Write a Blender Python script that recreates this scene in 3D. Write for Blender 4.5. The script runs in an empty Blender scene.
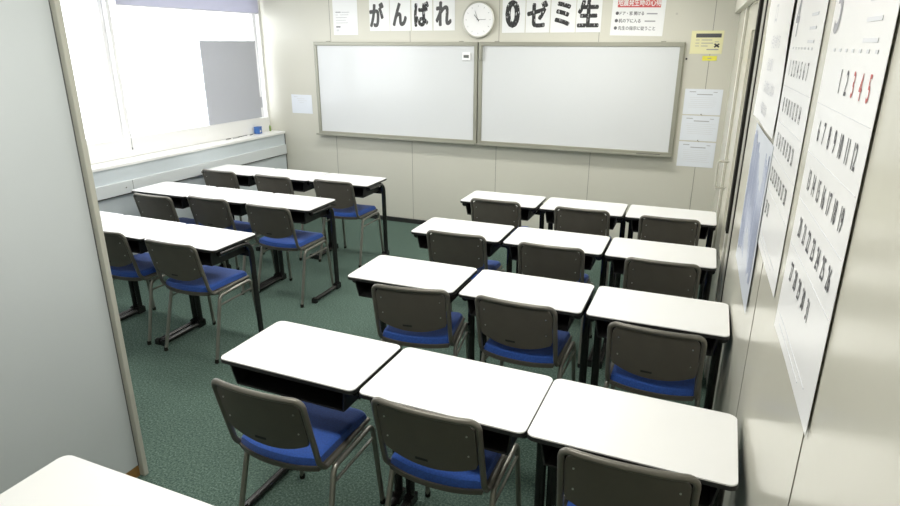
import bpy, bmesh, math, random
from mathutils import Vector, Matrix
random.seed(7)
S = bpy.context.scene
COL = S.collection
PI = math.pi

# ------------------------------------------------------------------ camera
cam_d = bpy.data.cameras.new('camera')
cam = bpy.data.objects.new('camera', cam_d)
COL.objects.link(cam)
cam_d.sensor_width = 36.0
cam_d.lens = 616.14 / 900 * 36.0
cam_d.clip_start = 0.02
ya, pi_, ro = 0.3985, 0.3278, 0.0014
fw = Vector((-math.sin(ya) * math.cos(pi_), math.cos(ya) * math.cos(pi_), -math.sin(pi_)))
rt = Vector((math.cos(ya), math.sin(ya), 0))
up = rt.cross(fw)
r2 = rt * math.cos(ro) + up * math.sin(ro)
u2 = -rt * math.sin(ro) + up * math.cos(ro)
M = Matrix((r2, u2, -fw)).transposed().to_4x4()
M.translation = Vector((2.1089, -5.6456, 1.8052))
cam.matrix_world = M
S.camera = cam

# ------------------------------------------------------------------ world, lights, exposure
W = bpy.data.worlds.new('world')
S.world = W
W.use_nodes = True
bg = W.node_tree.nodes['Background']
bg.inputs[0].default_value = (0.93, 0.96, 1.0, 1)
bg.inputs[1].default_value = 4.8

def area(name, loc, sx, sy, power, rot=(0, 0, 0), col=(1, 1, 1), portal=False):
    l = bpy.data.lights.new(name, 'AREA')
    l.shape = 'RECTANGLE'; l.size = sx; l.size_y = sy; l.energy = power; l.color = col
    o = bpy.data.objects.new(name, l); COL.objects.link(o)
    o.location = loc; o.rotation_euler = rot
    if portal: l.cycles.is_portal = True
    return o
# daylight portals in the two window openings
area('window_portal', (-2.50, -0.95, 1.70), 1.7, 1.3, 1, (0, -PI / 2, 0), portal=True)
area('window_portal', (-2.50, -2.95, 1.70), 1.9, 1.3, 1, (0, -PI / 2, 0), portal=True)
# fluorescent ceiling lamps
LAMPS = [(-0.9, -1.0, 18), (1.1, -1.0, 23), (-1.1, -2.7, 21), (1.1, -2.7, 23), (1.1, -4.6, 30)]
for lx, ly, lw in LAMPS:
    area('lamp_light', (lx, ly, 2.395), 1.15, 0.24, lw, (0, 0, 0), (1.0, 0.98, 0.93))

S.view_settings.view_transform = 'Standard'
S.view_settings.look = 'None'
S.view_settings.exposure = 0.0
S.view_settings.gamma = 1.0
S.view_settings.use_curve_mapping = False

# ------------------------------------------------------------------ materials
def mat(name, col, rough=0.5, metal=0.0, spec=0.5, noise=None, bump=None, coat=0.0, sheen=0.0):
    m = bpy.data.materials.new(name); m.use_nodes = True
    nt = m.node_tree; b = nt.nodes['Principled BSDF']
    b.inputs['Base Color'].default_value = (*col, 1)
    b.inputs['Roughness'].default_value = rough
    b.inputs['Metallic'].default_value = metal
    b.inputs['Specular IOR Level'].default_value = spec
    b.inputs['Coat Weight'].default_value = coat
    b.inputs['Sheen Weight'].default_value = sheen
    tc = nt.nodes.new('ShaderNodeTexCoord')
    if noise:
        sc, amt, det = noise
        n = nt.nodes.new('ShaderNodeTexNoise'); n.inputs['Scale'].default_value = sc; n.inputs['Detail'].default_value = det
        nt.links.new(tc.outputs['Object'], n.inputs['Vector'])
        r = nt.nodes.new('ShaderNodeValToRGB')
        r.color_ramp.elements[0].position = 0.3; r.color_ramp.elements[1].position = 0.7
        r.color_ramp.elements[0].color = (*[c * (1 - amt) for c in col], 1)
        r.color_ramp.elements[1].color = (*[min(1, c * (1 + amt)) for c in col], 1)
        nt.links.new(n.outputs['Fac'], r.inputs['Fac'])
        nt.links.new(r.outputs['Color'], b.inputs['Base Color'])
    if bump:
        sc, st, dist = bump
        n = nt.nodes.new('ShaderNodeTexNoise'); n.inputs['Scale'].default_value = sc; n.inputs['Detail'].default_value = 3
        nt.links.new(tc.outputs['Object'], n.inputs['Vector'])
        bp = nt.nodes.new('ShaderNodeBump'); bp.inputs['Strength'].default_value = st; bp.inputs['Distance'].default_value = dist
        nt.links.new(n.outputs['Fac'], bp.inputs['Height'])
        nt.links.new(bp.outputs['Normal'], b.inputs['Normal'])
    return m

M_WALL = mat('painted_steel_wall', (0.63, 0.62, 0.54), 0.42, noise=(1.3, 0.025, 2))
M_WALLG = mat('glossy_painted_steel', (0.60, 0.585, 0.50), 0.21, spec=0.6, noise=(1.3, 0.02, 2), bump=(9, 0.03, 0.01))
M_JOINT = mat('panel_joint', (0.20, 0.19, 0.16), 0.6)
M_CEIL = mat('ceiling_board', (0.8, 0.8, 0.77), 0.9)
M_LEDGE = mat('white_ledge', (0.88, 0.88, 0.86), 0.35)
M_CAB = mat('pale_grey_panel', (0.60, 0.66, 0.69), 0.4, noise=(2, 0.02, 2))
M_DUCT = mat('white_duct', (0.68, 0.72, 0.73), 0.4)
M_SEAM = mat('dark_seam', (0.10, 0.10, 0.10), 0.6)
M_PART = mat('grey_partition_board', (0.50, 0.535, 0.54), 0.42, noise=(1.6, 0.02, 2))
M_POST = mat('olive_grey_post', (0.42, 0.42, 0.36), 0.45)
M_WOOD = mat('brown_wood', (0.28, 0.15, 0.04), 0.6, noise=(30, 0.2, 3))
M_BASE = mat('black_baseboard', (0.02, 0.021, 0.02), 0.5)
M_TOP = mat('white_laminate', (0.75, 0.75, 0.735), 0.32, noise=(4, 0.01, 2))
M_EDGE = mat('black_edge', (0.013, 0.013, 0.013), 0.4)
M_BOX = mat('black_book_box', (0.011, 0.011, 0.011), 0.5)
M_LEGB = mat('glossy_black_paint', (0.014, 0.013, 0.013), 0.22, spec=0.6)
M_SHELL = mat('taupe_plastic', (0.090, 0.082, 0.067), 0.42, noise=(14, 0.06, 2), bump=(350, 0.12, 0.002))
M_TUBE = mat('grey_tube', (0.30, 0.295, 0.26), 0.33, metal=0.75)
M_TUBEP = mat('taupe_tube', (0.15, 0.142, 0.12), 0.38, metal=0.4)
M_SCREW = mat('steel_screw', (0.6, 0.6, 0.57), 0.3, metal=0.9)
M_BLUE = mat('blue_fabric', (0.016, 0.072, 0.33), 0.85, noise=(160, 0.22, 3), bump=(400, 0.25, 0.003), sheen=0.15)
M_WB = mat('whiteboard_enamel', (0.68, 0.70, 0.71), 0.12, spec=0.3, noise=(1.2, 0.012, 2))
M_WBF = mat('olive_aluminium', (0.34, 0.34, 0.28), 0.4, metal=0.35)
M_PAPER = mat('paper', (0.86, 0.87, 0.87), 0.7)
M_PAPERB = mat('bluish_paper', (0.78, 0.82, 0.88), 0.7)
M_PAPERT = mat('thin_blue_paper', (0.58, 0.61, 0.66), 0.35)
M_PAPERG = mat('coated_paper', (0.80, 0.80, 0.79), 0.3)
M_PAPERY = mat('cream_paper', (0.82, 0.79, 0.48), 0.7)
M_STICK = mat('yellow_note', (0.85, 0.80, 0.10), 0.7)
M_INK = mat('black_ink', (0.03, 0.03, 0.03), 0.8)
M_INKG = mat('grey_ink', (0.36, 0.36, 0.38), 0.8)
M_INKL = mat('light_ink', (0.66, 0.67, 0.69), 0.8)
M_INKD = mat('dark_print', (0.10, 0.10, 0.11), 0.7)
M_RED = mat('red_print', (0.62, 0.10, 0.10), 0.6)
M_REDI = mat('red_ink', (0.52, 0.14, 0.13), 0.7)
M_INKB = mat('blue_ink', (0.40, 0.44, 0.56), 0.7)
M_WHITE = mat('white_plastic', (0.9, 0.9, 0.9), 0.4)
M_BLUEP = mat('blue_plastic', (0.05, 0.16, 0.48), 0.4)
M_GREYB = mat('grey_board', (0.52, 0.535, 0.59), 0.8)
M_BLK = mat('black_rubber', (0.02, 0.019, 0.016), 0.8, spec=0.1)
M_ALU = mat('aluminium', (0.55, 0.54, 0.48), 0.35, metal=0.5)
M_LCD = mat('grey_display', (0.12, 0.13, 0.12), 0.3)
M_GREENP = mat('green_plastic', (0.18, 0.28, 0.06), 0.5)

def brush_mat(name, col, thr):
    """brushed ink with dry, broken patches"""
    m = mat(name, col, 0.8); nt = m.node_tree; b = nt.nodes['Principled BSDF']
    tc = nt.nodes.new('ShaderNodeTexCoord'); mp = nt.nodes.new('ShaderNodeMapping')
    mp.inputs['Scale'].default_value = (70, 70, 30)
    n = nt.nodes.new('ShaderNodeTexNoise'); n.inputs['Scale'].default_value = 1.0; n.inputs['Detail'].default_value = 4
    nt.links.new(tc.outputs['Object'], mp.inputs['Vector']); nt.links.new(mp.outputs['Vector'], n.inputs['Vector'])
    r = nt.nodes.new('ShaderNodeValToRGB')
    r.color_ramp.elements[0].position = thr; r.color_ramp.elements[1].position = thr + 0.06
    r.color_ramp.elements[0].color = (*col, 1); r.color_ramp.elements[1].color = (0.75, 0.75, 0.75, 1)
    nt.links.new(n.outputs['Fac'], r.inputs['Fac']); nt.links.new(r.outputs['Color'], b.inputs['Base Color'])
    return m
M_BR1 = brush_mat('brushed_ink_soft', (0.09, 0.09, 0.09), 0.68)
M_BR2 = brush_mat('brushed_ink_broken', (0.035, 0.035, 0.035), 0.59)

def carpet_mat():
    m = mat('green_carpet', (0.1, 0.18, 0.13), 0.95, bump=(500, 0.6, 0.004)); nt = m.node_tree; b = nt.nodes['Principled BSDF']
    tc = nt.nodes.new('ShaderNodeTexCoord')
    n = nt.nodes.new('ShaderNodeTexNoise'); n.inputs['Scale'].default_value = 105; n.inputs['Detail'].default_value = 5; n.inputs['Roughness'].default_value = 0.75
    n2 = nt.nodes.new('ShaderNodeTexNoise'); n2.inputs['Scale'].default_value = 2.0; n2.inputs['Detail'].default_value = 3
    for q in (n, n2): nt.links.new(tc.outputs['Object'], q.inputs['Vector'])
    r = nt.nodes.new('ShaderNodeValToRGB'); e = r.color_ramp.elements
    e[0].position = 0.38; e[0].color = (0.030, 0.062, 0.048, 1)
    e[1].position = 0.63; e[1].color = (0.165, 0.235, 0.190, 1)
    x = e.new(0.5); x.color = (0.068, 0.118, 0.092, 1)
    nt.links.new(n.outputs['Fac'], r.inputs['Fac'])
    mx = nt.nodes.new('ShaderNodeMix'); mx.data_type = 'RGBA'; mx.blend_type = 'MULTIPLY'; mx.inputs[0].default_value = 1
    r2_ = nt.nodes.new('ShaderNodeValToRGB'); r2_.color_ramp.elements[0].color = (0.82, 0.82, 0.82, 1); r2_.color_ramp.elements[1].color = (1.1, 1.1, 1.1, 1)
    nt.links.new(n2.outputs['Fac'], r2_.inputs['Fac'])
    nt.links.new(r.outputs['Color'], mx.inputs[6]); nt.links.new(r2_.outputs['Color'], mx.inputs[7])
    nt.links.new(mx.outputs[2], b.inputs['Base Color'])
    return m
M_CARPET = carpet_mat()

def glass_mat():
    m = bpy.data.materials.new('clear_glass'); m.use_nodes = True; nt = m.node_tree
    nt.nodes.remove(nt.nodes['Principled BSDF'])
    t = nt.nodes.new('ShaderNodeBsdfTransparent'); g = nt.nodes.new('ShaderNodeBsdfGlossy'); g.inputs['Roughness'].default_value = 0.02
    mx = nt.nodes.new('ShaderNodeMixShader'); mx.inputs[0].default_value = 0.06
    nt.links.new(t.outputs[0], mx.inputs[1]); nt.links.new(g.outputs[0], mx.inputs[2])
    nt.links.new(mx.outputs[0], nt.nodes['Material Output'].inputs[0])
    return m
M_GLASS = glass_mat()

def blind_mat():
    m = bpy.data.materials.new('translucent_blind'); m.use_nodes = True; nt = m.node_tree
    nt.nodes.remove(nt.nodes['Principled BSDF'])
    t = nt.nodes.new('ShaderNodeBsdfTranslucent'); t.inputs[0].default_value = (0.50, 0.50, 0.57, 1)
    d = nt.nodes.new('ShaderNodeBsdfDiffuse'); d.inputs[0].default_value = (0.7, 0.7, 0.72, 1)
    mx = nt.nodes.new('ShaderNodeMixShader'); mx.inputs[0].default_value = 0.4
    nt.links.new(t.outputs[0], mx.inputs[1]); nt.links.new(d.outputs[0], mx.inputs[2])
    nt.links.new(mx.outputs[0], nt.nodes['Material Output'].inputs[0])
    return m
M_BLIND = blind_mat()

def lamp_mat():
    m = bpy.data.materials.new('lamp_diffuser'); m.use_nodes = True; b = m.node_tree.nodes['Principled BSDF']
    b.inputs['Base Color'].default_value = (0.9, 0.9, 0.9, 1)
    b.inputs['Emission Color'].default_value = (1, 0.98, 0.93, 1); b.inputs['Emission Strength'].default_value = 4
    return m
M_LAMP = lamp_mat()

# ------------------------------------------------------------------ mesh helpers
def link(name, bm, m, parent=None, smooth=False, loc=None, rot=None):
    me = bpy.data.meshes.new(name)
    bmesh.ops.recalc_face_normals(bm, faces=bm.faces[:])
    bm.to_mesh(me); bm.free()
    for mm in (m if isinstance(m, (list, tuple)) else [m]): me.materials.append(mm)
    if smooth:
        for p in me.polygons: p.use_smooth = True
        if smooth != 'all':
            me.set_sharp_from_angle(angle=math.radians(38))
    o = bpy.data.objects.new(name, me); COL.objects.link(o)
    if parent: o.parent = parent
    if loc: o.location = loc
    if rot: o.rotation_euler = rot
    return o

def empty(name, loc=(0, 0, 0), rz=0.0):
    o = bpy.data.objects.new(name, None); COL.objects.link(o)
    o.empty_display_size = 0.1
    o.location = loc; o.rotation_euler = (0, 0, rz)
    return o

def tag(o, label, cat=None, group=None, kind=None):
    if label: o['label'] = label
    if cat: o['category'] = cat
    if group: o['group'] = group
    if kind: o['kind'] = kind
    return o

def box(bm, x0, x1, y0, y1, z0, z1, bev=0.0, mi=0):
    t = bmesh.new()
    vs = [t.verts.new((x, y, z)) for z in (z0, z1) for y in (y0, y1) for x in (x0, x1)]
    for f in ((0, 2, 3, 1), (4, 5, 7, 6), (0, 1, 5, 4), (2, 6, 7, 3), (0, 4, 6, 2), (1, 3, 7, 5)):
        t.faces.new([vs[i] for i in f])
    if bev: bmesh.ops.bevel(t, geom=t.edges[:], offset=bev, segments=2, affect='EDGES', profile=0.5)
    merge(bm, t, mi)

def merge(bm, t, mi=0, mtx=None):
    d = {}
    for v in t.verts:
        d[v] = bm.verts.new(mtx @ v.co if mtx else v.co)
    for f in t.faces:
        try:
            n = bm.faces.new([d[v] for v in f.verts]); n.material_index = mi
        except ValueError: pass
    t.free()

def fillet(pts, r, n=6, closed=False):
    pts = [Vector(p) for p in pts]
    if not r: return pts
    out = []
    N = len(pts)
    for i, p in enumerate(pts):
        if not closed and i in (0, N - 1): out.append(p); continue
        a = pts[(i - 1) % N] - p; b = pts[(i + 1) % N] - p
        la, lb = a.length, b.length; a.normalize(); b.normalize()
        ang = a.angle(b)
        if ang > PI - 0.03: out.append(p); continue
        rr = r[i] if isinstance(r, (list, tuple)) else r
        if rr <= 0: out.append(p); continue
        t = min(rr / math.tan(ang / 2), la * 0.49, lb * 0.49); rad = t * math.tan(ang / 2)
        c = p + (a + b).normalized() * (rad / math.sin(ang / 2))
        s = p + a * t - c; e = p + b * t - c
        sw = s.angle(e); ax = s.cross(e).normalized()
        for k in range(n + 1): out.append(c + Matrix.Rotation(sw * k / n, 3, ax) @ s)
    return out

def tube(bm, pts, r, fil=0.0, seg=10, closed=False, fs=6, sx=1.0):
    p = fillet(pts, fil, fs, closed)
    N = len(p); rings = []
    prev = None
    for i in range(N):
        if closed: t = (p[(i + 1) % N] - p[i - 1]).normalized()
        elif i == 0: t = (p[1] - p[0]).normalized()
        elif i == N - 1: t = (p[-1] - p[-2]).normalized()
        else: t = ((p[i + 1] - p[i]).normalized() + (p[i] - p[i - 1]).normalized()).normalized()
        if prev is None:
            a = Vector((0, 0, 1)) if abs(t.z) < 0.9 else Vector((1, 0, 0))
            n = (a - t * a.dot(t)).normalized()
        else:
            n = (prev - t * prev.dot(t)).normalized()
        prev = n; b = t.cross(n)
        rings.append([bm.verts.new(p[i] + n * r * math.cos(2 * PI * k / seg) * sx + b * r * math.sin(2 * PI * k / seg)) for k in range(seg)])
    for i in range(N if closed else N - 1):
        A, B = rings[i], rings[(i + 1) % N]
        for k in range(seg): bm.faces.new((A[k], A[(k + 1) % seg], B[(k + 1) % seg], B[k]))
    if not closed:
        bm.faces.new(rings[0][::-1]); bm.faces.new(rings[-1])

def rrect(w, d, r, n=6):
    pts = []
    for cx, cy, a0 in ((w / 2 - r, d / 2 - r, 0), (-w / 2 + r, d / 2 - r, 90), (-w / 2 + r, -d / 2 + r, 180), (w / 2 - r, -d / 2 + r, 270)):
        for k in range(n + 1):
            a = math.radians(a0 + 90 * k / n); pts.append((cx + r * math.cos(a), cy + r * math.sin(a)))
    return pts

def prism(bm, pts2, z0, z1, bev=0.0, mtx=None, mi=0):
    t = bmesh.new()
    lo = [t.verts.new((x, y, z0)) for x, y in pts2]; hi = [t.verts.new((x, y, z1)) for x, y in pts2]
    n = len(lo)
    t.faces.new(lo[::-1]); top = t.faces.new(hi)
    for i in range(n): t.faces.new((lo[i], lo[(i + 1) % n], hi[(i + 1) % n], hi[i]))
    if bev: bmesh.ops.bevel(t, geom=list(top.edges), offset=bev, segments=2, affect='EDGES')
    merge(bm, t, mi, mtx)

def slab(bm, n, m, top, bot):
    """closed slab from two grids of points; top(i/n, j/m), bot(i/n, j/m)"""
    T = [[bm.verts.new(top(i / n, j / m)) for j in range(m + 1)] for i in range(n + 1)]
    B = [[bm.verts.new(bot(i / n, j / m)) for j in range(m + 1)] for i in range(n + 1)]
    for i in range(n):
        for j in range(m):
            bm.faces.new((T[i][j], T[i + 1][j], T[i + 1][j + 1], T[i][j + 1]))
            bm.faces.new((B[i][j], B[i][j + 1], B[i + 1][j + 1], B[i + 1][j]))
        bm.faces.new((T[i][0], B[i][0], B[i + 1][0], T[i + 1][0]))
        bm.faces.new((T[i][m], T[i + 1][m], B[i + 1][m], B[i][m]))
    for j in range(m):
        bm.faces.new((T[0][j], T[0][j + 1], B[0][j + 1], B[0][j]))
        bm.faces.new((T[n][j], B[n][j], B[n][j + 1], T[n][j + 1]))

def cyl(bm, c, axis, r, h, seg=20, r2=None):
    a = Vector(axis).normalized(); c = Vector(c)
    t = bmesh.new()
    bmesh.ops.create_cone(t, cap_ends=True, segments=seg, radius1=r, radius2=r if r2 is None else r2, depth=h)
    q = Vector((0, 0, 1)).rotation_difference(a).to_matrix().to_4x4()
    merge(bm, t, 0, Matrix.Translation(c) @ q)

def simple(name, m, parent, x0, x1, y0, y1, z0, z1, bev=0.0):
    bm = bmesh.new(); box(bm, x0, x1, y0, y1, z0, z1, bev); return link(name, bm, m, parent)

def text_mesh(items, mtx):
    """items: (string, x, y, height, xscale, boldness) in the plane of a sheet -> one bmesh of thin letters"""
    bm = bmesh.new()
    for s, x, y, h, xs, bold in items:
        cu = bpy.data.curves.new('lettering', 'FONT'); cu.body = s; cu.size = h
        cu.align_x = 'CENTER'; cu.align_y = 'CENTER'; cu.resolution_u = 3
        o = bpy.data.objects.new('lettering', cu); COL.objects.link(o)
        dg = bpy.context.evaluated_depsgraph_get()
        me = o.evaluated_get(dg).to_mesh()
        vs = [v.co.copy() for v in me.vertices]
        if vs:
            cx = (min(v.x for v in vs) + max(v.x for v in vs)) / 2; cy = (min(v.y for v in vs) + max(v.y for v in vs)) / 2
            N = 10 if bold > 0.002 else 3
            for q in range(N + 1):
                dx, dy = (bold * math.cos(2 * PI * q / N), bold * math.sin(2 * PI * q / N)) if q < N else (0, 0)
                t = bmesh.new(); t.from_mesh(me)
                for v in t.verts: v.co = Vector(((v.co.x - cx) * xs + x + dx, v.co.y - cy + y + dy, 0.00003 * q))
                merge(bm, t, 0, mtx)
        o.evaluated_get(dg).to_mesh_clear()
        bpy.data.objects.remove(o); bpy.data.curves.remove(cu)
    return bm

# ------------------------------------------------------------------ the room
RX0, RK = 2.195, -0.03            # right wall: X = RX0 + RK * Y
def rx(y): return RX0 + RK * y
YB, ZC = -6.4, 2.42
def struct(name, bm, m, parent=None, **k):
    o = link(name, bm, m, parent, **k)
    if not parent: o['kind'] = 'structure'
    return o

bm = bmesh.new(); box(bm, -2.62, 2.75, YB, 0.0, -0.06, 0.0); struct('floor', bm, M_CARPET)
bm = bmesh.new(); box(bm, -2.62, 2.75, YB, 0.0, ZC, ZC + 0.06); struct('ceiling', bm, M_CEIL)
bm = bmesh.new(); box(bm, -2.62, 2.75, 0.0, 0.12, 0.0, ZC); wb_ = struct('wall_back', bm, M_WALL)
for k in range(5):
    x = -1.588 + 0.9 * k
    simple('panel_joint', M_JOINT, wb_, x - 0.0018, x + 0.0018, -0.0012, 0.001, 0.05, ZC)
bm = bmesh.new(); box(bm, -2.62, 2.75, YB - 0.12, YB, 0.0, ZC); struct('wall_front', bm, M_WALL)
bm = bmesh.new(); box(bm, -2.22, RX0 - 0.012, -0.012, 0.0, 0.0, 0.047, 0.002); struct('baseboard_back', bm, M_BASE)

# right wall frame: local x runs along the wall from the back corner towards the camera, local y out of the room
RW = Matrix.Translation((RX0, 0, 0)) @ Matrix.Rotation(math.atan2(-1, -RK), 4, 'Z')
# rotated so that local +x points to (-RK.. ,-1); local +y = left of that = +X side (into the wall)
def rbox(bm, s0, s1, n0, n1, z0, z1, bev=0.0):
    """s: distance from back corner, n: distance into the room from wall face"""
    t = bmesh.new(); box(t, s0, s1, -n1, -n0, z0, z1, bev); merge(bm, t, 0, RW @ Matrix.Scale(1, 4))
def rw_pt(s, n, z): return RW @ Vector((s, -n, z))
L_ = -YB / math.cos(math.atan(RK))
# local +y must point into the wall (outside)
_test = RW @ Vector((1, 1, 0))
SGN = 1 if _test.x > (RW @ Vector((1, 0, 0))).x else -1
def rbox(bm, s0, s1, n0, n1, z0, z1, bev=0.0):
    t = bmesh.new(); a, b = sorted((-SGN * n0, -SGN * n1)); box(t, s0, s1, a, b, z0, z1, bev); merge(bm, t, 0, RW)
def rw_pt(s, n, z): return RW @ Vector((s, -SGN * n, z))
DS0, DS1, DZ = 0.98, 2.12, 2.03
bm = bmesh.new()
rbox(bm, 0, DS0, -0.10, 0, 0, ZC); rbox(bm, DS0, DS1, -0.10, 0, DZ, ZC); rbox(bm, DS1, L_, -0.10, 0, 0, ZC)
wr = struct('wall_right', bm, M_WALLG)
for s in (3.63, 4.525):
    bm = bmesh.new(); rbox(bm, s - 0.002, s + 0.002, 0.0, 0.0012, 0, ZC); link('panel_joint', bm, M_JOINT, wr)
# sliding door beyond the near panels
d = empty('door_1', rw_pt((DS0 + DS1) / 2, -0.02, 0)); d['kind'] = 'structure'
def child_r(name, m, fn, par):
    bm = bmesh.new(); fn(bm); o = link(name, bm, m, None)
    o.parent = par; o.matrix_parent_inverse = Matrix.Translation(par.location).inverted() if par.type == 'EMPTY' else Matrix.Identity(4)
    return o
def door_leaf(bm):
    rbox(bm, DS0, 1.44, -0.045, -0.008, 0, DZ); rbox(bm, 1.86, DS1, -0.045, -0.008, 0, DZ)
    rbox(bm, 1.44, 1.86, -0.045, -0.008, 1.88, DZ); rbox(bm, 1.44, 1.86, -0.045, -0.008, 0, 0.55)
child_r('door_leaf', M_WALLG, door_leaf, d)
child_r('pane', M_WALLG, lambda b: rbox(b, 1.44, 1.86, -0.040, -0.022, 0.55, 1.88), d)
def pull(bm):
    tube(bm, [rw_pt(1.13, -0.008, 1.055), rw_pt(1.13, 0.055, 1.055), rw_pt(1.13, 0.055, 0.875), rw_pt(1.13, -0.008, 0.875)], 0.008, 0.012)
child_r('door_handle', M_ALU, pull, d)
def jamb(bm):
    rbox(bm, DS0 - 0.05, DS0, 0, 0.012, 0, DZ, 0.003)
    rbox(bm, DS1 - 0.035, DS1 + 0.009, 0, 0.010, 0, DZ + 0.06, 0.002)
child_r('door_frame', M_WALL, jamb, d)
# dark seal, metal strip and dark gap at the near edge of the doorway
bm = bmesh.new(); rbox(bm, 2.13, 2.222, 0, 0.020, 0.86, ZC, 0.001); struct('trim_1', bm, M_BLK)
bm = bmesh.new(); rbox(bm, 2.13, 2.222, 0, 0.018, 0, 0.859, 0.001); rbox(bm, 2.223, 2.335, 0, 0.007, 0, ZC, 0.002); struct('trim_2', bm, M_ALU)
bm = bmesh.new(); rbox(bm, 2.336, 2.362, 0, 0.004, 0, ZC); struct('trim_3', bm, M_BLK)
bm = bmesh.new(); rbox(bm, 0.002, 2.128, 0.0, 0.042, 2.035, 2.13, 0.003); struct('trim_4', bm, M_WALL)
bm = bmesh.new(); rbox(bm, 0.0, DS0 - 0.05, 0.0, 0.010, 0, 0.047, 0.002); struct('baseboard_right', bm, M_BASE)

# window wall on the left
XW = -2.45
bm = bmesh.new()
box(bm, XW - 0.17, XW, YB, 0, 0, 1.03); box(bm, XW - 0.17, XW, YB, 0, 2.32, ZC); box(bm, XW - 0.17, XW, YB, -3.95, 1.03, 2.32)
box(bm, XW - 0.17, XW, -0.03, 0, 1.03, 2.32)
struct('wall_left', bm, M_LEDGE)
for n, (y0, y1) in enumerate(((-1.82, -0.035), (-3.94, -1.86))):
    w = empty('window_%d' % (n + 1), (XW - 0.08, (y0 + y1) / 2, 1.03)); w['kind'] = 'structure'
    bm = bmesh.new(); hy = (y1 - y0) / 2
    t = 0.035
    box(bm, -0.03, 0.03, -hy, hy, 0, t, 0.003); box(bm, -0.03, 0.03, -hy, hy, 1.29 - t, 1.29, 0.003)
    box(bm, -0.03, 0.03, -hy, -hy + t, t, 1.29 - t, 0.003); box(bm, -0.03, 0.03, hy - t, hy, t, 1.29 - t, 0.003)
    link('window_frame', bm, M_WHITE, w)
    simple('pane', M_GLASS, w, -0.004, 0.004, -hy + t, hy - t, t, 1.29 - t)
bm = bmesh.new(); box(bm, XW - 0.11, XW - 0.004, -1.859, -1.821, 1.031, 2.319, 0.003); struct('trim_5', bm, M_WHITE)
bm = bmesh.new(); box(bm, XW, XW + 0.02, -3.95, -0.17, 0.886, 1.045, 0.004); struct('trim_6', bm, M_LEDGE)

# low ledge cabinet under the windows
cb = empty('ledge_cabinet', (-2.35, -2.2, 0))
def loc_box(name, m, x0, x1, y0, y1, z0, z1, bev, par):
    c = par.location; return simple(name, m, par, x0 - c.x, x1 - c.x, y0 - c.y, y1 - c.y, z0 - c.z, z1 - c.z, bev)
loc_box('body', M_CAB, XW + 0.001, -2.26, -4.4, -0.004, 0.0, 0.858, 0.0, cb)
loc_box('ledge_top', M_LEDGE, XW + 0.001, -2.245, -4.4, -0.004, 0.859, 0.885, 0.004, cb)
loc_box('cable_duct', M_DUCT, -2.259, -2.235, -4.4, -0.02, 0.640, 0.742, 0.003, cb)
loc_box('seam', M_SEAM, -2.2595, -2.240, -4.4, -0.006, 0.632, 0.638, 0.0, cb)
loc_box('seam', M_SEAM, -2.2595, -2.252, -0.009, -0.005, 0.0, 0.858, 0.0, cb)
loc_box('duct_joint', M_SEAM, -2.236, -2.2342, -2.063, -2.060, 0.642, 0.740, 0.0, cb)
bm = bmesh.new(); cyl(bm, (-2.234 - cb.location.x, -2.13 - cb.location.y, 0.69), (1, 0, 0), 0.005, 0.004); link('screw', bm, M_SEAM, cb)
tag(cb, 'long pale grey ledge cabinet with white top under the bright windows', 'cabinet')

# free-standing grey partition on the left
pw = empty('wall_divider', (-0.045, -5.2, 0)); pw['kind'] = 'structure'
loc_box('board', M_PART, -0.052, -0.024, YB + 0.01, -4.094, 0.056, ZC - 0.002, 0.0, pw)
loc_box('base_rail', M_WOOD, -0.051, -0.026, YB + 0.01, -4.094, 0.0, 0.0555, 0.0, pw)
loc_box('end_post', M_POST, -0.050, 0.001, -4.093, -4.070, 0.0, ZC - 0.002, 0.004, pw)
loc_box('seam', M_SEAM, -0.024, -0.0225, -4.097, -4.0935, 0.05, ZC - 0.01, 0.0, pw)

# ceiling lamps
for i, (lx, ly, lw) in enumerate(LAMPS):
    t = empty('ceiling_light', (lx, ly, ZC))
    simple('housing', M_WHITE, t, -0.62, 0.62, -0.15, 0.15, -0.012, -0.0005, 0.003)
    wh = ['over the left desks near the whiteboards', 'over the right desks near the whiteboards', 'over the left desks nearest the partition', 'over the middle of the right desks', 'over the camera end of the room'][i]
    tag(t, 'flat white fluorescent ceiling light ' + wh, 'ceiling light', 'fluorescent ceiling lights')

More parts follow.
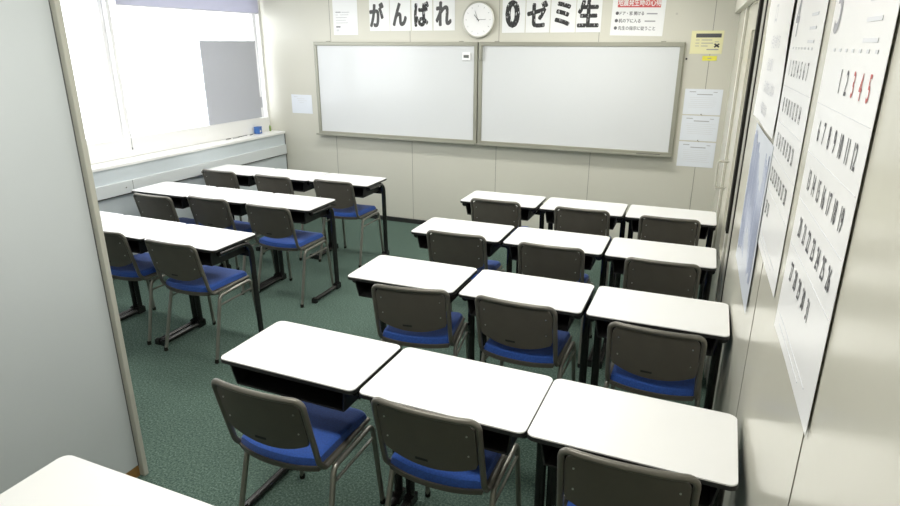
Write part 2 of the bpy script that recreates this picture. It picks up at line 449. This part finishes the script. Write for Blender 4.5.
# ------------------------------------------------------------------ desk
DW, DD, DH = 0.574, 0.364, 0.7035
def make_desk():
    root = empty('school_desk')
    bm = bmesh.new(); prism(bm, rrect(DW - 0.004, DD - 0.004, 0.024, 7), DH - 0.004, DH, 0.0012); link('desktop', bm, M_TOP, root)
    bm = bmesh.new(); prism(bm, rrect(DW, DD, 0.026, 7), DH - 0.017, DH - 0.0041); link('edge_band', bm, M_EDGE, root)
    # open book box, tapered sides, mouth towards the pupil (-y)
    bm = bmesh.new()
    zt, zb = DH - 0.018, DH - 0.108
    yf, yb = -DD / 2 + 0.012, DD / 2 - 0.065
    xt, xb, th = 0.246, 0.232, 0.006
    slab(bm, 1, 1, lambda u, v: (-xb + 2 * xb * u, yf + 0.012 + (yb - yf - 0.012) * v, zb + th), lambda u, v: (-xb + 2 * xb * u, yf + 0.012 + (yb - yf - 0.012) * v, zb))
    for s in (-1, 1):
        slab(bm, 1, 1, lambda u, v: (s * (xb + (xt - xb) * u), (yf + 0.012 * (1 - u)) if v == 0 else yb, zb + (zt - zb) * u),
             lambda u, v: (s * (xb + (xt - xb) * u - th), (yf + 0.012 * (1 - u)) if v == 0 else yb, zb + (zt - zb) * u))
    box(bm, -xb, xb, yb - th, yb, zb, zt)
    link('book_box', bm, M_BOX, root)
    # cross rail behind the box
    bm = bmesh.new(); box(bm, -0.256, 0.256, 0.125, 0.137, DH - 0.135, DH - 0.075, 0.003); link('cross_rail', bm, M_LEGB, root)
    for s in (-1, 1):
        x = s * 0.266
        bm = bmesh.new()
        tube(bm, [(x, -0.13, DH - 0.038), (x, 0.135, DH - 0.038), (x, 0.150, 0.035)], 0.019, 0.075, 12, fs=8, sx=0.85)
        box(bm, x - 0.012, x + 0.012, -0.12, 0.04, DH - 0.034, DH - 0.0175)
        link('leg', bm, M_LEGB, root, smooth=True)
        bm = bmesh.new()
        tube(bm, [(x, -0.172, 0.020), (x, 0.170, 0.020)], 0.0170, 0, 12)
        # heel socket hugging the upright
        prism(bm, [(-0.019, 0.118), (0.019, 0.118), (0.019, 0.176), (-0.019, 0.176)], 0.0, 0.048, 0.006, Matrix.Translation((x, 0, 0)))
        prism(bm, [(-0.0185, -0.176), (0.0185, -0.176), (0.0185, -0.150), (-0.0185, -0.150)], 0.0, 0.040, 0.006, Matrix.Translation((x, 0, 0)))
        link('foot', bm, M_LEGB, root, smooth=True)
    return root

# ------------------------------------------------------------------ chair
def make_chair():
    root = empty('stacking_chair')
    ZT = 0.705
    # backrest shell
    W2, r = 0.168, 0.042
    def ztop(x):
        a = abs(x) - (W2 - r)
        return ZT - 0.013 - (r - math.sqrt(max(0, r * r - a * a)) if a > 0 else 0)
    def zbot(x):
        a = abs(x) / W2
        return 0.472 + 0.042 * a ** 2.2 + (0.012 if a > 0.97 else 0)
    def yb(x, z): return -0.178 - 0.067 * (z - 0.42) / 0.28 - 0.022 * (1 - (x / 0.21) ** 2)
    def u2x(u):
        t = 2 * u - 1; return W2 * math.copysign(1 - (1 - abs(t)) ** 1.5, t) if False else W2 * math.sin(t * PI / 2)
    def P(off):
        def f(u, v):
            x = u2x(u); z = zbot(x) + (ztop(x) - zbot(x)) * v
            return (x, yb(x, z) + off, z)
        return f
    bm = bmesh.new(); slab(bm, 22, 10, P(0.007), P(-0.002)); back = link('backrest', bm, M_SHELL, root, smooth=True)
    # slot and screws
    for x in (-0.142, 0.142):
        for z in (0.560, 0.640):
            bm = bmesh.new(); cyl(bm, (x, yb(x, z) - 0.003, z), (0, 1, 0), 0.0032, 0.003, 10)
            link('screw', bm, M_SCREW, back)
    bm = bmesh.new(); z = 0.503; box(bm, -0.045, 0.000, yb(0, z) - 0.0035, yb(0, z) - 0.001, z - 0.004, z + 0.004); link('slot', bm, M_EDGE, back)
    # back frame: tube around the shell, running down and forward along the seat
    bm = bmesh.new()
    xs = 0.180
    pts = [(-xs + 0.012, 0.165, 0.392), (-xs, -0.150, 0.395), (-xs, -0.180, 0.43)]
    top = []
    pts += [(-xs, yb(0.2, 0.60), 0.60)]
    pts += [(-xs, yb(0.2, ZT - 0.008), ZT - 0.010)]
    for k in range(-3, 4): pts.append((k * 0.040, yb(k * 0.040, ZT) , ZT - 0.008))
    pts += [(xs, yb(0.2, ZT - 0.008), ZT - 0.010), (xs, yb(0.2, 0.60), 0.60), (xs, -0.180, 0.43), (xs, -0.150, 0.395), (xs - 0.012, 0.165, 0.392)]
    rad = [0, 0.03, 0.05, 0, 0.045] + [0] * 7 + [0.045, 0, 0.05, 0.03, 0]
    tube(bm, pts, 0.0105, rad, 10)
    link('back_frame', bm, M_TUBEP, root, smooth=True)
    # seat pan (plastic) and cushion
    def ylo(x): a = abs(x) / 0.19; return -0.172 - 0.030 * (1 - a ** 2.4)
    def yhi(x): a = abs(x) / 0.19; return 0.185 - 0.022 * a ** 6
    def zc(x, y, h): return 0.405 + h - 0.012 * ((y + 0.02) / 0.19) ** 2 * (1 if y > 0 else -0.35) - 0.006 * (1 - (x / 0.19) ** 2)
    def SP(w, ins, f):
        def g(u, v):
            x = w * math.sin((2 * u - 1) * PI / 2); lo, hi = ylo(x * 0.19 / w) + ins, yhi(x * 0.19 / w) - ins
            y = lo + (hi - lo) * (0.5 - 0.5 * math.cos(PI * v))
            eu = 1 - abs(2 * u - 1) ; ev = 1 - abs(2 * v - 1)
            e = min(1, eu * 3.0) * min(1, ev * 3.0)
            e = math.sqrt(max(0, 1 - (1 - e) ** 2))
            return (x, y, f(x, y, e))
        return g
    bm = bmesh.new(); slab(bm, 16, 14, SP(0.174, 0.0, lambda x, y, e: zc(x, y, 0.003)), SP(0.169, 0.004, lambda x, y, e: zc(x, y, -0.018)))
    link('seat_pan', bm, M_SHELL, root, smooth=True)
    bm = bmesh.new(); slab(bm, 18, 16, SP(0.169, 0.007, lambda x, y, e: zc(x, y, 0.010 + 0.026 * e)), SP(0.169, 0.007, lambda x, y, e: zc(x, y, 0.0035)))
    link('seat', bm, M_BLUE, root, smooth=True)
    # two leg frames
    for s in (-1, 1):
        x = s * 0.196
        bm = bmesh.new()
        tube(bm, [(x + s * 0.006, -0.212, 0.002), (x - s * 0.008, -0.110, 0.372), (x - s * 0.008, 0.160, 0.378), (x + s * 0.004, 0.198, 0.002)], 0.0105, 0.035, 10)
        link('leg_frame', bm, M_TUBE, root, smooth=True)
        bm = bmesh.new()
        tube(bm, [(x - s * 0.005, -0.128, 0.318), (x - s * 0.005, 0.168, 0.322)], 0.006, 0, 8)
        link('side_rail', bm, M_TUBE, root, smooth=True)
        for yy in (-0.212, 0.198):
            bm = bmesh.new(); cyl(bm, (x + s * (0.006 if yy < 0 else 0.004), yy, 0.011), (0, 0, 1), 0.0118, 0.022, 12); link('foot_cap', bm, M_BLK, root, smooth=True)
    bm = bmesh.new()
    for yy in (-0.10, 0.12): tube(bm, [(-0.184, yy, 0.378), (0.184, yy, 0.378)], 0.007, 0, 8)
    link('seat_support', bm, M_TUBE, root, smooth=True)
    return root

def copy_tree(o, parent=None):
    c = o.copy(); COL.objects.link(c)
    if parent: c.parent = parent
    for ch in [q for q in KIDS.get(o.name, [])]: copy_tree(ch, c)
    return c
KIDS = {}
def index(root):
    for o in bpy.data.objects:
        if o.parent: KIDS.setdefault(o.parent.name, [])
        if o.parent and o not in KIDS[o.parent.name]: KIDS[o.parent.name].append(o)

desk0 = make_desk(); chair0 = make_chair(); chair0.scale = (1, 1, 1.055)
index(desk0)
used = {'d': False, 'c': False}
def place(proto, key, x, y, rz, label, cat, group):
    o = copy_tree(proto) if used[key] else proto
    used[key] = True
    o.location = (x, y, 0); o.rotation_euler = (0, 0, rz)
    tag(o, label, cat, group)
    return o

rows = {  # first desk's left front corner, yaw of row, spacing of the desks
    'R1': (0.4571, -1.5201, 0.0195, 0.591), 'R2': (0.4722, -2.3738, 0.0128, 0.588), 'R3': (0.5220, -3.1953, 0.0078, 0.593), 'R4': (0.5332, -4.1079, -0.0098, 0.592),
    'L1': (-2.1450, -1.4130, 0.0257, 0.576), 'L2': (-2.0721, -2.2333, 0.0163, 0.558), 'L3': (-2.0350, -3.1383, -0.0041, 0.554)}
rown = {'R1': 'right block, row nearest the whiteboards', 'R2': 'right block, second row from whiteboards', 'R3': 'right block, third row from whiteboards',
        'R4': 'right block, nearest full row', 'L1': 'window block, row nearest whiteboards', 'L2': 'window block, middle row', 'L3': 'window block, row nearest partition'}
sR = ['left end', 'middle', 'right end']
jit = {'R1': (-0.010, 0, 0), 'R2': (-0.012, -0.003, -0.002), 'R3': (-0.010, -0.003, -0.004), 'R4': (-0.004, 0.0, -0.008)}
for k, (x0, y0, t0, sp) in rows.items():
    sc = 1.015 if k == 'R4' else min(1.0, (sp - 0.0055) / DW)
    for i in range(3):
        lx = i * sp + DW * sc / 2 + jit.get(k, (0, 0, 0))[i]; ly = DD / 2
        x = x0 + lx * math.cos(t0) - ly * math.sin(t0); y = y0 + lx * math.sin(t0) + ly * math.cos(t0)
        o = place(desk0, 'd', x, y, t0, 'white-topped school desk, %s, %s' % (rown[k], sR[i]), 'desk', 'white-topped school desks in rows')
        o.scale = (sc, 1, 1)
o = place(desk0, 'd', 0.534 + DW / 2, -4.71 - DD / 2, 0.0, 'white desk corner in the bottom left foreground, in front of the grey partition', 'desk', 'white-topped school desks in rows')
o.scale = (1, 1, 1)

chairs = [  # centre of the back's top edge, yaw
    ('R1', 0, 0.734, -1.548, 0.02), ('R1', 1, 1.357, -1.546, 0.02), ('R1', 2, 1.928, -1.552, 0.03),
    ('R2', 0, 0.781, -2.408, 0.03), ('R2', 1, 1.360, -2.419, 0.03), ('R2', 2, 1.957, -2.447, 0.03),
    ('R3', 0, 0.912, -3.284, 0.17), ('R3', 1, 1.408, -3.251, -0.02), ('R3', 2, 2.005, -3.297, -0.01),
    ('R4', 0, 0.842, -4.272, 0.00), ('R4', 1, 1.397, -4.162, 0.00), ('R4', 2, 2.011, -4.177, 0.03),
    ('L1', 0, -1.868, -1.479, 0.00), ('L1', 1, -1.284, -1.482, 0.00), ('L1', 2, -0.704, -1.447, 0.00),
    ('L2', 0, -1.657, -2.398, 0.00), ('L2', 1, -1.221, -2.302, 0.00), ('L2', 2, -0.663, -2.327, 0.00),
    ('L3', 1, -1.205, -3.188, 0.00), ('L3', 2, -0.639, -3.208, 0.00)]
for k, i, x, y, rz in chairs:
    place(chair0, 'c', x + 0.247 * -math.sin(rz), y + 0.247 * math.cos(rz), rz, 'taupe-backed blue-seated chair, %s, %s' % (rown[k], sR[i]), 'chair', 'blue-seated stacking chairs at the desks')

# ------------------------------------------------------------------ whiteboards
def whiteboard(x0, x1, label, seed):
    z0, z1 = 0.8825, 1.8188
    c = (x0 + x1) / 2; w = x1 - x0 - 0.004
    t = empty('whiteboard', (c, 0, z0))
    h = z1 - z0; f = 0.036
    simple('board', M_WB, t, -w / 2 + f, w / 2 - f, -0.020, -0.002, f, h - f)
    bm = bmesh.new()
    box(bm, -w / 2, w / 2, -0.030, -0.001, h - f, h, 0.003); box(bm, -w / 2, w / 2, -0.030, -0.001, 0, f, 0.003)
    box(bm, -w / 2, -w / 2 + f, -0.030, -0.001, f, h - f, 0.003); box(bm, w / 2 - f, w / 2, -0.030, -0.001, f, h - f, 0.003)
    link('frame', bm, M_WBF, t)
    bm = bmesh.new(); box(bm, -w / 2 + 0.004, w / 2 - 0.004, -0.085, -0.0305, 0.0, 0.008, 0.002); box(bm, -w / 2 + 0.004, w / 2 - 0.004, -0.088, -0.083, 0.0, 0.018, 0.002)
    link('pen_tray', bm, M_WBF, t)
    for s in (-1, 1):
        bm = bmesh.new(); xx = s * (w / 2 - 0.17); box(bm, xx - 0.02, xx + 0.02, -0.020, -0.001, h, h + 0.008, 0.002); link('hanging_clip', bm, M_WBF, t)
    tag(t, label, 'whiteboard', 'whiteboards on the back wall')
    return t
whiteboard(-1.786, 0.020, 'left of the two large whiteboards, olive-grey frame, small timer on it', 0)
whiteboard(0.026, 1.818, 'right of the two large whiteboards, olive-grey frame, nearer the door', 1)

def sheet_bm(w, h, th=0.0008): 
    bm = bmesh.new(); box(bm, -w / 2, w / 2, -th, 0, -h / 2, h / 2); return bm
# plane-of-sheet matrix: text x -> X, text y -> Z, facing -Y
def TM(off=0.0012): return Matrix.Translation((0, -off, 0)) @ Matrix.Rotation(PI / 2, 4, 'X')

def wall_sheet(name, x0, x1, z0, z1, m, label, cat, group=None, y=-0.0015, th=0.0008, rz=0.0):
    o = link(name, sheet_bm(x1 - x0, z1 - z0, th), m, None, loc=((x0 + x1) / 2, y, (z0 + z1) / 2))
    if rz: o.rotation_euler = (0, rz, 0)
    return tag(o, label, cat, group)
def lines(name, par, m, rects, off=0.0012):
    bm = bmesh.new()
    for x, z, w, h in rects: box(bm, x, x + w, -off, -0.0007, z - h / 2, z + h / 2)
    return link(name, bm, m, par)
def lettering(par, items, m, off=0.0011, name='lettering'):
    return link(name, text_mesh(items, TM(off)), m, par)

# big brushed characters
chars = [('が', -1.126, -0.906, M_BR1), ('ん', -0.900, -0.680, M_BR1), ('ば', -0.668, -0.450, M_BR2), ('れ', -0.440, -0.222, M_BR1),
         ('0', 0.240, 0.452, M_BR2), ('ゼ', 0.460, 0.676, M_BR2), ('ミ', 0.684, 0.902, M_BR2), ('生', 0.908, 1.122, M_BR2)]
ord_ = ['leftmost sheet of the banner, large brushed が', 'banner sheet with large brushed ん, second from left', 'banner sheet with large broken-brush ば', 'banner sheet with large brushed れ left of the clock',
        'banner sheet with large 0 right of the clock', 'banner sheet with large brushed ゼ', 'banner sheet with large brushed ミ', 'rightmost banner sheet with large brushed 生']
for (c, x0, x1, mm), lab in zip(chars, ord_):
    zb_ = 1.920 if x0 < 0 else 1.897
    o = wall_sheet('banner_sheet', x0, x1, zb_, zb_ + 0.305, M_PAPER, lab, 'banner sheet', 'brushed character sheets above the whiteboards')
    if c == '0': it = [(c, -0.01, 0.005, 0.300, 0.85, 0.012)]
    elif x0 > 0: it = [(c, -0.005, 0.0, 0.235, 0.80, 0.0085)]
    else: it = [(c, -0.030 if c == 'が' else -0.005, -0.005, 0.240, 0.66, 0.0085)]
    lettering(o, it, mm)

# clock
ck = empty('wall_clock', (0.018, -0.002, 2.010))
def disc(name, r, y0, y1, m, par, seg=48):
    bm = bmesh.new(); cyl(bm, (0, (y0 + y1) / 2, 0), (0, 1, 0), r, abs(y1 - y0), seg); return link(name, bm, m, par, smooth=True)
bm = bmesh.new(); tube(bm, [(0.150 * math.cos(a * PI / 24), -0.024, 0.150 * math.sin(a * PI / 24)) for a in range(48)], 0.009, 0, 8, closed=True)
cyl(bm, (0, -0.012, 0), (0, 1, 0), 0.150, 0.024, 48)
link('rim', bm, M_ALU, ck, smooth=True)
disc('dial', 0.143, -0.024, -0.027, M_WHITE, ck)
bm = bmesh.new()
for k in range(12):
    a = k * PI / 6; t = bmesh.new(); box(t, -0.0016, 0.0016, -0.0280, -0.0268, 0.110, 0.122); merge(bm, t, 0, Matrix.Rotation(a, 4, 'Y'))
link('hour_marks', bm, M_INKG, ck)
def hand(name, deg, ln, w):
    bm = bmesh.new(); t = bmesh.new(); box(t, -w / 2, w / 2, -0.0310, -0.0285, -0.015, ln); merge(bm, t, 0, Matrix.Rotation(math.radians(deg), 4, 'Y')); link(name, bm, M_INKD, ck)
hand('hour_hand', -42, 0.058, 0.005); hand('minute_hand', 88, 0.075, 0.003); hand('second_hand', -22, 0.085, 0.0015)
tag(ck, 'round white wall clock above the join of the two whiteboards', 'clock')

# notices
o = wall_sheet('notice_sheet', -1.545, -1.262, 1.885, 2.222, M_PAPER, 'white notice with small print above the left end of the left whiteboard', 'notice')
lines('printed_text', o, M_INKG, [(-0.11, 0.045, 0.06, 0.009), (-0.04, 0.044, 0.09, 0.004), (-0.11, 0.02, 0.03, 0.003), (-0.06, 0.02, 0.10, 0.003), (-0.11, -0.005, 0.13, 0.003), (-0.11, -0.03, 0.12, 0.003), (-0.11, -0.055, 0.14, 0.003)])
lines('bar', o, M_INKD, [(-0.11, -0.092, 0.05, 0.012)]); lines('rule', o, M_INKL, [(-0.04, -0.095, 0.16, 0.003), (-0.11, -0.125, 0.035, 0.02), (-0.04, -0.125, 0.16, 0.003)])
o = wall_sheet('safety_poster', 1.206, 1.632, 1.868, 2.235, M_PAPER, 'white earthquake safety poster with red heading right of the banner', 'poster', rz=0.02)
lines('red_heading', o, M_RED, [(-0.170, 0.076, 0.345, 0.076)])
lettering(o, [('地震発生時の心得', 0.004, 0.076, 0.060, 0.72, 0.001)], M_PAPER, 0.0016, 'heading_text')
lettering(o, [('●', -0.168, -0.008, 0.034, 1, 0.001), ('●', -0.170, -0.066, 0.034, 1, 0.001), ('●', -0.172, -0.124, 0.034, 1, 0.001),
              ('ドア・窓 開ける', -0.050, -0.008, 0.032, 0.9, 0.0008), ('机の下に入る', -0.062, -0.066, 0.034, 0.9, 0.0008), ('先生の指示に従うこと', 0.000, -0.124, 0.034, 0.9, 0.0008)], M_INKD)
lines('small_print', o, M_INKG, [(0.07, -0.010, 0.085, 0.010), (0.06, -0.068, 0.085, 0.010)])
o = wall_sheet('warning_card', 1.855, 2.098, 1.728, 1.905, M_PAPERY, 'pale yellow card with black heading bar beside the right whiteboard', 'notice')
lines('heading_bar', o, M_INKD, [(-0.085, 0.052, 0.190, 0.030)])
lines('printed_text', o, M_INKG, [(-0.085, 0.018, 0.03, 0.004), (-0.04, 0.018, 0.08, 0.005), (-0.085, -0.006, 0.03, 0.004), (-0.04, -0.006, 0.09, 0.005), (-0.085, -0.028, 0.03, 0.004), (-0.04, -0.028, 0.05, 0.005), (0.005, -0.055, 0.09, 0.008), (0.06, 0.004, 0.03, 0.004)])
bm = bmesh.new()
for a in (35, -35): 
    t = bmesh.new(); box(t, -0.022, 0.022, -0.0014, -0.0007, -0.006, 0.006); merge(bm, t, 0, Matrix.Translation((0.078, 0, -0.024)) @ Matrix.Rotation(math.radians(a), 4, 'Y'))
link('cross_mark', bm, M_INKD, o)
o = wall_sheet('sticky_note', 1.958, 2.068, 1.676, 1.712, M_STICK, 'small bright yellow sticky note under the yellow card', 'sticky note', y=-0.0030)
lines('printed_text', o, M_INKG, [(-0.015, 0.0, 0.03, 0.006)])
labs = ['top of the three white papers pinned right of the whiteboard', 'middle one of the three papers pinned right of the whiteboard', 'bottom one of the three papers pinned right of the whiteboard']
for i, (z0, z1) in enumerate(((1.245, 1.452), (1.028, 1.236), (0.806, 1.018))):
    o = wall_sheet('wall_paper_sheet', 1.858, 2.150, z0, z1, M_PAPERB, labs[i], 'paper', 'papers pinned beside the whiteboard')
    rr = [(-0.11, 0.080, 0.05, 0.005), (-0.05, 0.060, 0.12, 0.006), (0.075, 0.080, 0.03, 0.004)]
    lines('heading', o, M_INKG, rr)
    rr = [(-0.11 + random.random() * 0.02, 0.035 - 0.016 * j, 0.19 + random.random() * 0.04, 0.002) for j in range(7 if i == 2 else 6)]
    lines('printed_text', o, M_INKL, rr)
    if i < 2:
        bm = bmesh.new(); cyl(bm, (0.0, -0.003, -0.100), (0, 1, 0), 0.004, 0.005, 10); link('pin', bm, M_SEAM, o)
o = wall_sheet('small_notice', -2.130, -1.868, 1.088, 1.284, M_PAPERB, 'small white paper notice between the window and the left whiteboard', 'notice')
lines('printed_text', o, M_INKL, [(-0.10, 0.075, 0.05, 0.006), (-0.06, 0.055, 0.10, 0.004), (-0.05, 0.035, 0.12, 0.003), (-0.03, 0.015, 0.06, 0.003)])
# small things on the wall and boards
t = empty('digital_timer', (-0.093, -0.0205, 1.690))
simple('case', M_WHITE, t, -0.042, 0.042, -0.014, 0.0, -0.036, 0.036, 0.005); simple('display', M_LCD, t, -0.026, 0.026, -0.0152, -0.0141, -0.012, 0.014)
tag(t, 'small white digital timer stuck on the left whiteboard', 'timer')
o = simple('marker_holder', M_WBF, None, 0.040, 0.066, -0.055, -0.031, 1.66, 1.790, 0.004); tag(o, 'narrow grey marker holder at the top left corner of the right whiteboard', 'holder')
bm = bmesh.new(); tube(bm, [(1.52, -0.060, 0.8965), (1.72, -0.060, 0.8965)], 0.005, 0, 8); o = link('pointer_stick', bm, M_EDGE, None, smooth=True); tag(o, 'thin black stick lying on the right whiteboard tray', 'pointer')
bm = bmesh.new(); cyl(bm, (1.838, -0.006, 1.688), (0, 1, 0), 0.008, 0.011, 12); o = link('wall_hook', bm, M_EDGE, None); tag(o, 'small black wall hook just right of the right whiteboard frame', 'hook')
bm = bmesh.new(); cyl(bm, (1.725, -0.005, 2.035), (0, 1, 0), 0.010, 0.009, 12); o = link('wall_button', bm, M_ALU, None); tag(o, 'small round grey button on the wall right of the safety poster', 'button')

# ------------------------------------------------------------------ posters on the glossy right wall
def rsheet(name, s0, s1, z0, z1, m, label, cat, group=None, lift=0.004, curl=0.0, rag=0.0):
    """sheet on the right wall; local x runs from the far edge to the near edge, local z up, -y into the room"""
    c = rw_pt((s0 + s1) / 2, 0.002, (z0 + z1) / 2); w = s1 - s0; h = z1 - z0
    rng = random.Random(int(s0 * 100))
    ph = [rng.random() * 6 for _ in range(4)]
    def off(x, z):
        e = max(0, -x / w) * 2
        return -lift - curl * e ** 2 * (0.6 + 0.4 * math.sin(3 * z + ph[0])) - rag * (0.5 + 0.5 * math.sin(9 * x + 14 * z + ph[1])) 
    bm = bmesh.new()
    slab(bm, 10, 16, lambda u, v: (-w / 2 + w * u, off(-w / 2 + w * u, -h / 2 + h * v), -h / 2 + h * v), lambda u, v: (-w / 2 + w * u, off(-w / 2 + w * u, -h / 2 + h * v) + 0.0008, -h / 2 + h * v))
    o = link(name, bm, m, None, smooth=True)
    o.location = c
    o.rotation_euler = (0, 0, math.atan2(-1, -RK))
    return tag(o, label, cat, group), off
def rtext(par, off, items, m, name):
    bm = text_mesh([(s, x, z, h, xs, b) for s, x, z, h, xs, b in items], Matrix.Rotation(PI / 2, 4, 'X'))
    for v in bm.verts: v.co.y += off(v.co.x, v.co.z) - 0.0008
    return link(name, bm, m, par)
def rlines(par, off, m, name, rects):
    bm = bmesh.new()
    for x, z, w, h in rects:
        n = 4
        slab(bm, n, 1, lambda u, v: (x + w * u, off(x + w * u, z) - 0.0012, z - h / 2 + h * v), lambda u, v: (x + w * u, off(x + w * u, z) - 0.0004, z - h / 2 + h * v))
    return link(name, bm, m, par)

def calendar(s0, s1, z0, z1, month, first, ndays, red, label, curl, lift=0.003):
    o, off = rsheet('wall_calendar', s0, s1, z0, z1, M_PAPERG, label, 'calendar', 'large wall calendars', curl=curl, lift=lift)
    w = s1 - s0; h = z1 - z0; cx = lambda c: -w / 2 + 0.083 + 0.0560 * c
    zrow = lambda r: z0r - r * 0.1050
    z0r = 1.739 - (z0 + z1) / 2
    blk, rd = [], []
    for dday in range(1, ndays + 1):
        c = (first + dday - 1) % 7; r = (first + dday - 1) // 7
        (rd if dday in red else blk).append((str(dday), cx(c), zrow(r), 0.062, 0.60 if dday < 10 else 0.50, 0.0007))
    rtext(o, off, blk, M_INKD, 'dates')
    if rd: rtext(o, off, rd, M_REDI, 'red_dates')
    rtext(o, off, [(month, -0.185, 1.885 - (z0 + z1) / 2, 0.17, 0.8, 0.002)], M_INKG, 'month_number')
    rlines(o, off, M_INKL, 'rules', [(-w / 2 + 0.01, zrow(r) + 0.052, w - 0.02, 0.0010) for r in range(1, 5)] + [(cx(k) - 0.008, zrow(0) + 0.055, 0.016, 0.006) for k in range(7)] +
           [(0.07, 1.875 - (z0 + z1) / 2 - 0.032 * k, 0.10, 0.007) for k in range(3)] + [(-w / 2 + 0.04, -h / 2 + 0.05, w - 0.12, 0.002), (-w / 2 + 0.06, -h / 2 + 0.03, w - 0.2, 0.002)])
    return o
calendar(4.070, 4.555, 1.152, 2.06, '5', 2, 31, (3, 4, 5), 'nearest large white wall calendar, its first row of dates ending in 5', 0.004)
calendar(3.430, 3.958, 1.180, 2.06, '4', 0, 30, (), 'large white wall calendar between the handwritten poster and the nearest calendar', 0.001, 0.0015)
o, off = rsheet('handwritten_poster', 2.62, 3.40, 1.515, 2.05, M_PAPERG, 'rumpled white poster with grey handwriting nearest the door edge', 'poster', rag=0.004)
rtext(o, off, [('ロ', -0.10, 0.13, 0.09, 1, 0.001), ('・手を挙げる', 0.02, 0.03, 0.05, 1.0, 0.0005), ('・話を聞く', -0.03, -0.05, 0.05, 1.0, 0.0005), ('・忘れ物をしない', 0.04, -0.13, 0.05, 1.0, 0.0005), ('・宿題を出す', -0.02, -0.21, 0.05, 1.0, 0.0005)], M_INKL, 'handwriting')
o, off = rsheet('blue_timetable', 2.80, 3.46, 0.925, 1.500, M_PAPERT, 'pale sheet covered in blue vertical writing, below the handwritten poster', 'poster', rag=0.002)
rng = random.Random(3)
rlines(o, off, M_INKB, 'blue_writing', [(-0.30 + 0.030 * k + rng.random() * 0.006, 0.0 + rng.random() * 0.03, 0.016, 0.50 - rng.random() * 0.10) for k in range(20)])

# ------------------------------------------------------------------ window things
def blind(y0, y1, zb, label):
    t = empty('roller_blind', (XW + 0.012, (y0 + y1) / 2, 2.30)); hy = (y1 - y0) / 2
    bm = bmesh.new(); cyl(bm, (0, 0, 0.0), (0, 1, 0), 0.018, 2 * hy, 16); link('roller', bm, M_WHITE, t, smooth=True)
    simple('fabric', M_BLIND, t, 0.012, 0.0128, -hy, hy, zb - 2.30, -0.005)
    simple('bottom_bar', M_WHITE, t, 0.008, 0.017, -hy, hy, zb - 2.31, zb - 2.30, 0.002)
    tag(t, label, 'blind', 'roller blinds')
    return t
blind(-1.79, -0.05, 2.10, 'white roller blind rolled up above the window next to the back wall')
b2 = blind(-3.90, -1.87, 2.13, 'white roller blind rolled up above the window beside the partition')
bm = bmesh.new(); tube(bm, [(XW + 0.020, -1.835, 2.28), (XW + 0.026, -1.838, 1.6), (XW + 0.022, -1.848, 0.97)], 0.0022, 0, 6); tube(bm, [(XW + 0.022, -1.848, 0.965), (XW + 0.022, -1.848, 0.945)], 0.006, 0, 8)
o = link('blind_cord', bm, M_INKG, None, smooth=True); tag(o, 'thin grey blind cord hanging between the two windows', 'cord')
t = empty('grey_window_board', (XW + 0.026, -0.545, 1.046))
simple('board', M_GREYB, t, -0.005, 0.005, -0.395, 0.385, 0.0, 0.782, 0.002)
simple('tab', M_GREYB, t, -0.004, 0.004, 0.3855, 0.415, 0.10, 0.21)
tag(t, 'grey rectangular board standing in front of the right window pane', 'board')
t = empty('blue_box', (-2.385, -0.285, 0.8855), 0.2)
simple('body', M_BLUEP, t, -0.028, 0.028, -0.035, 0.035, 0.0, 0.062, 0.003); simple('lid', M_BLUEP, t, -0.030, 0.030, -0.037, 0.037, 0.0622, 0.074, 0.004)
simple('sticker', M_WHITE, t, 0.0282, 0.0288, -0.012, 0.012, 0.015, 0.035)
tag(t, 'small bright blue box on the ledge below the grey board', 'box')
bm = bmesh.new(); cyl(bm, (-2.40, -0.065, 0.912), (0, 0, 1), 0.011, 0.052, 12); cyl(bm, (-2.40, -0.065, 0.945), (0, 0, 1), 0.005, 0.014, 10)
o = link('small_bottle', bm, M_GREENP, None, smooth=True); tag(o, 'tiny green bottle on the ledge in the corner by the back wall', 'bottle')
rng = random.Random(11)
pl = ['dark pen lying on the ledge farthest from the blue box', 'dark thin pen on the ledge, second in the scatter', 'grey pencil in the middle of the ledge scatter', 'grey pen on the ledge near the blue box', 'dark marker on the ledge closest to the blue box']
for k in range(5):
    y = -0.74 + 0.085 * k; x = -2.40 + rng.random() * 0.03; a = 1.2 + rng.random() * 0.8
    bm = bmesh.new(); tube(bm, [(-0.035, 0, 0), (0.035, 0, 0)], 0.0035, 0, 8)
    o = link('pen', bm, [M_INKD, M_INKG][k % 2], None, smooth=True, loc=(x, y, 0.8890), rot=(0, 0, a)); tag(o, pl[k], 'pen', 'pens scattered on the window ledge')
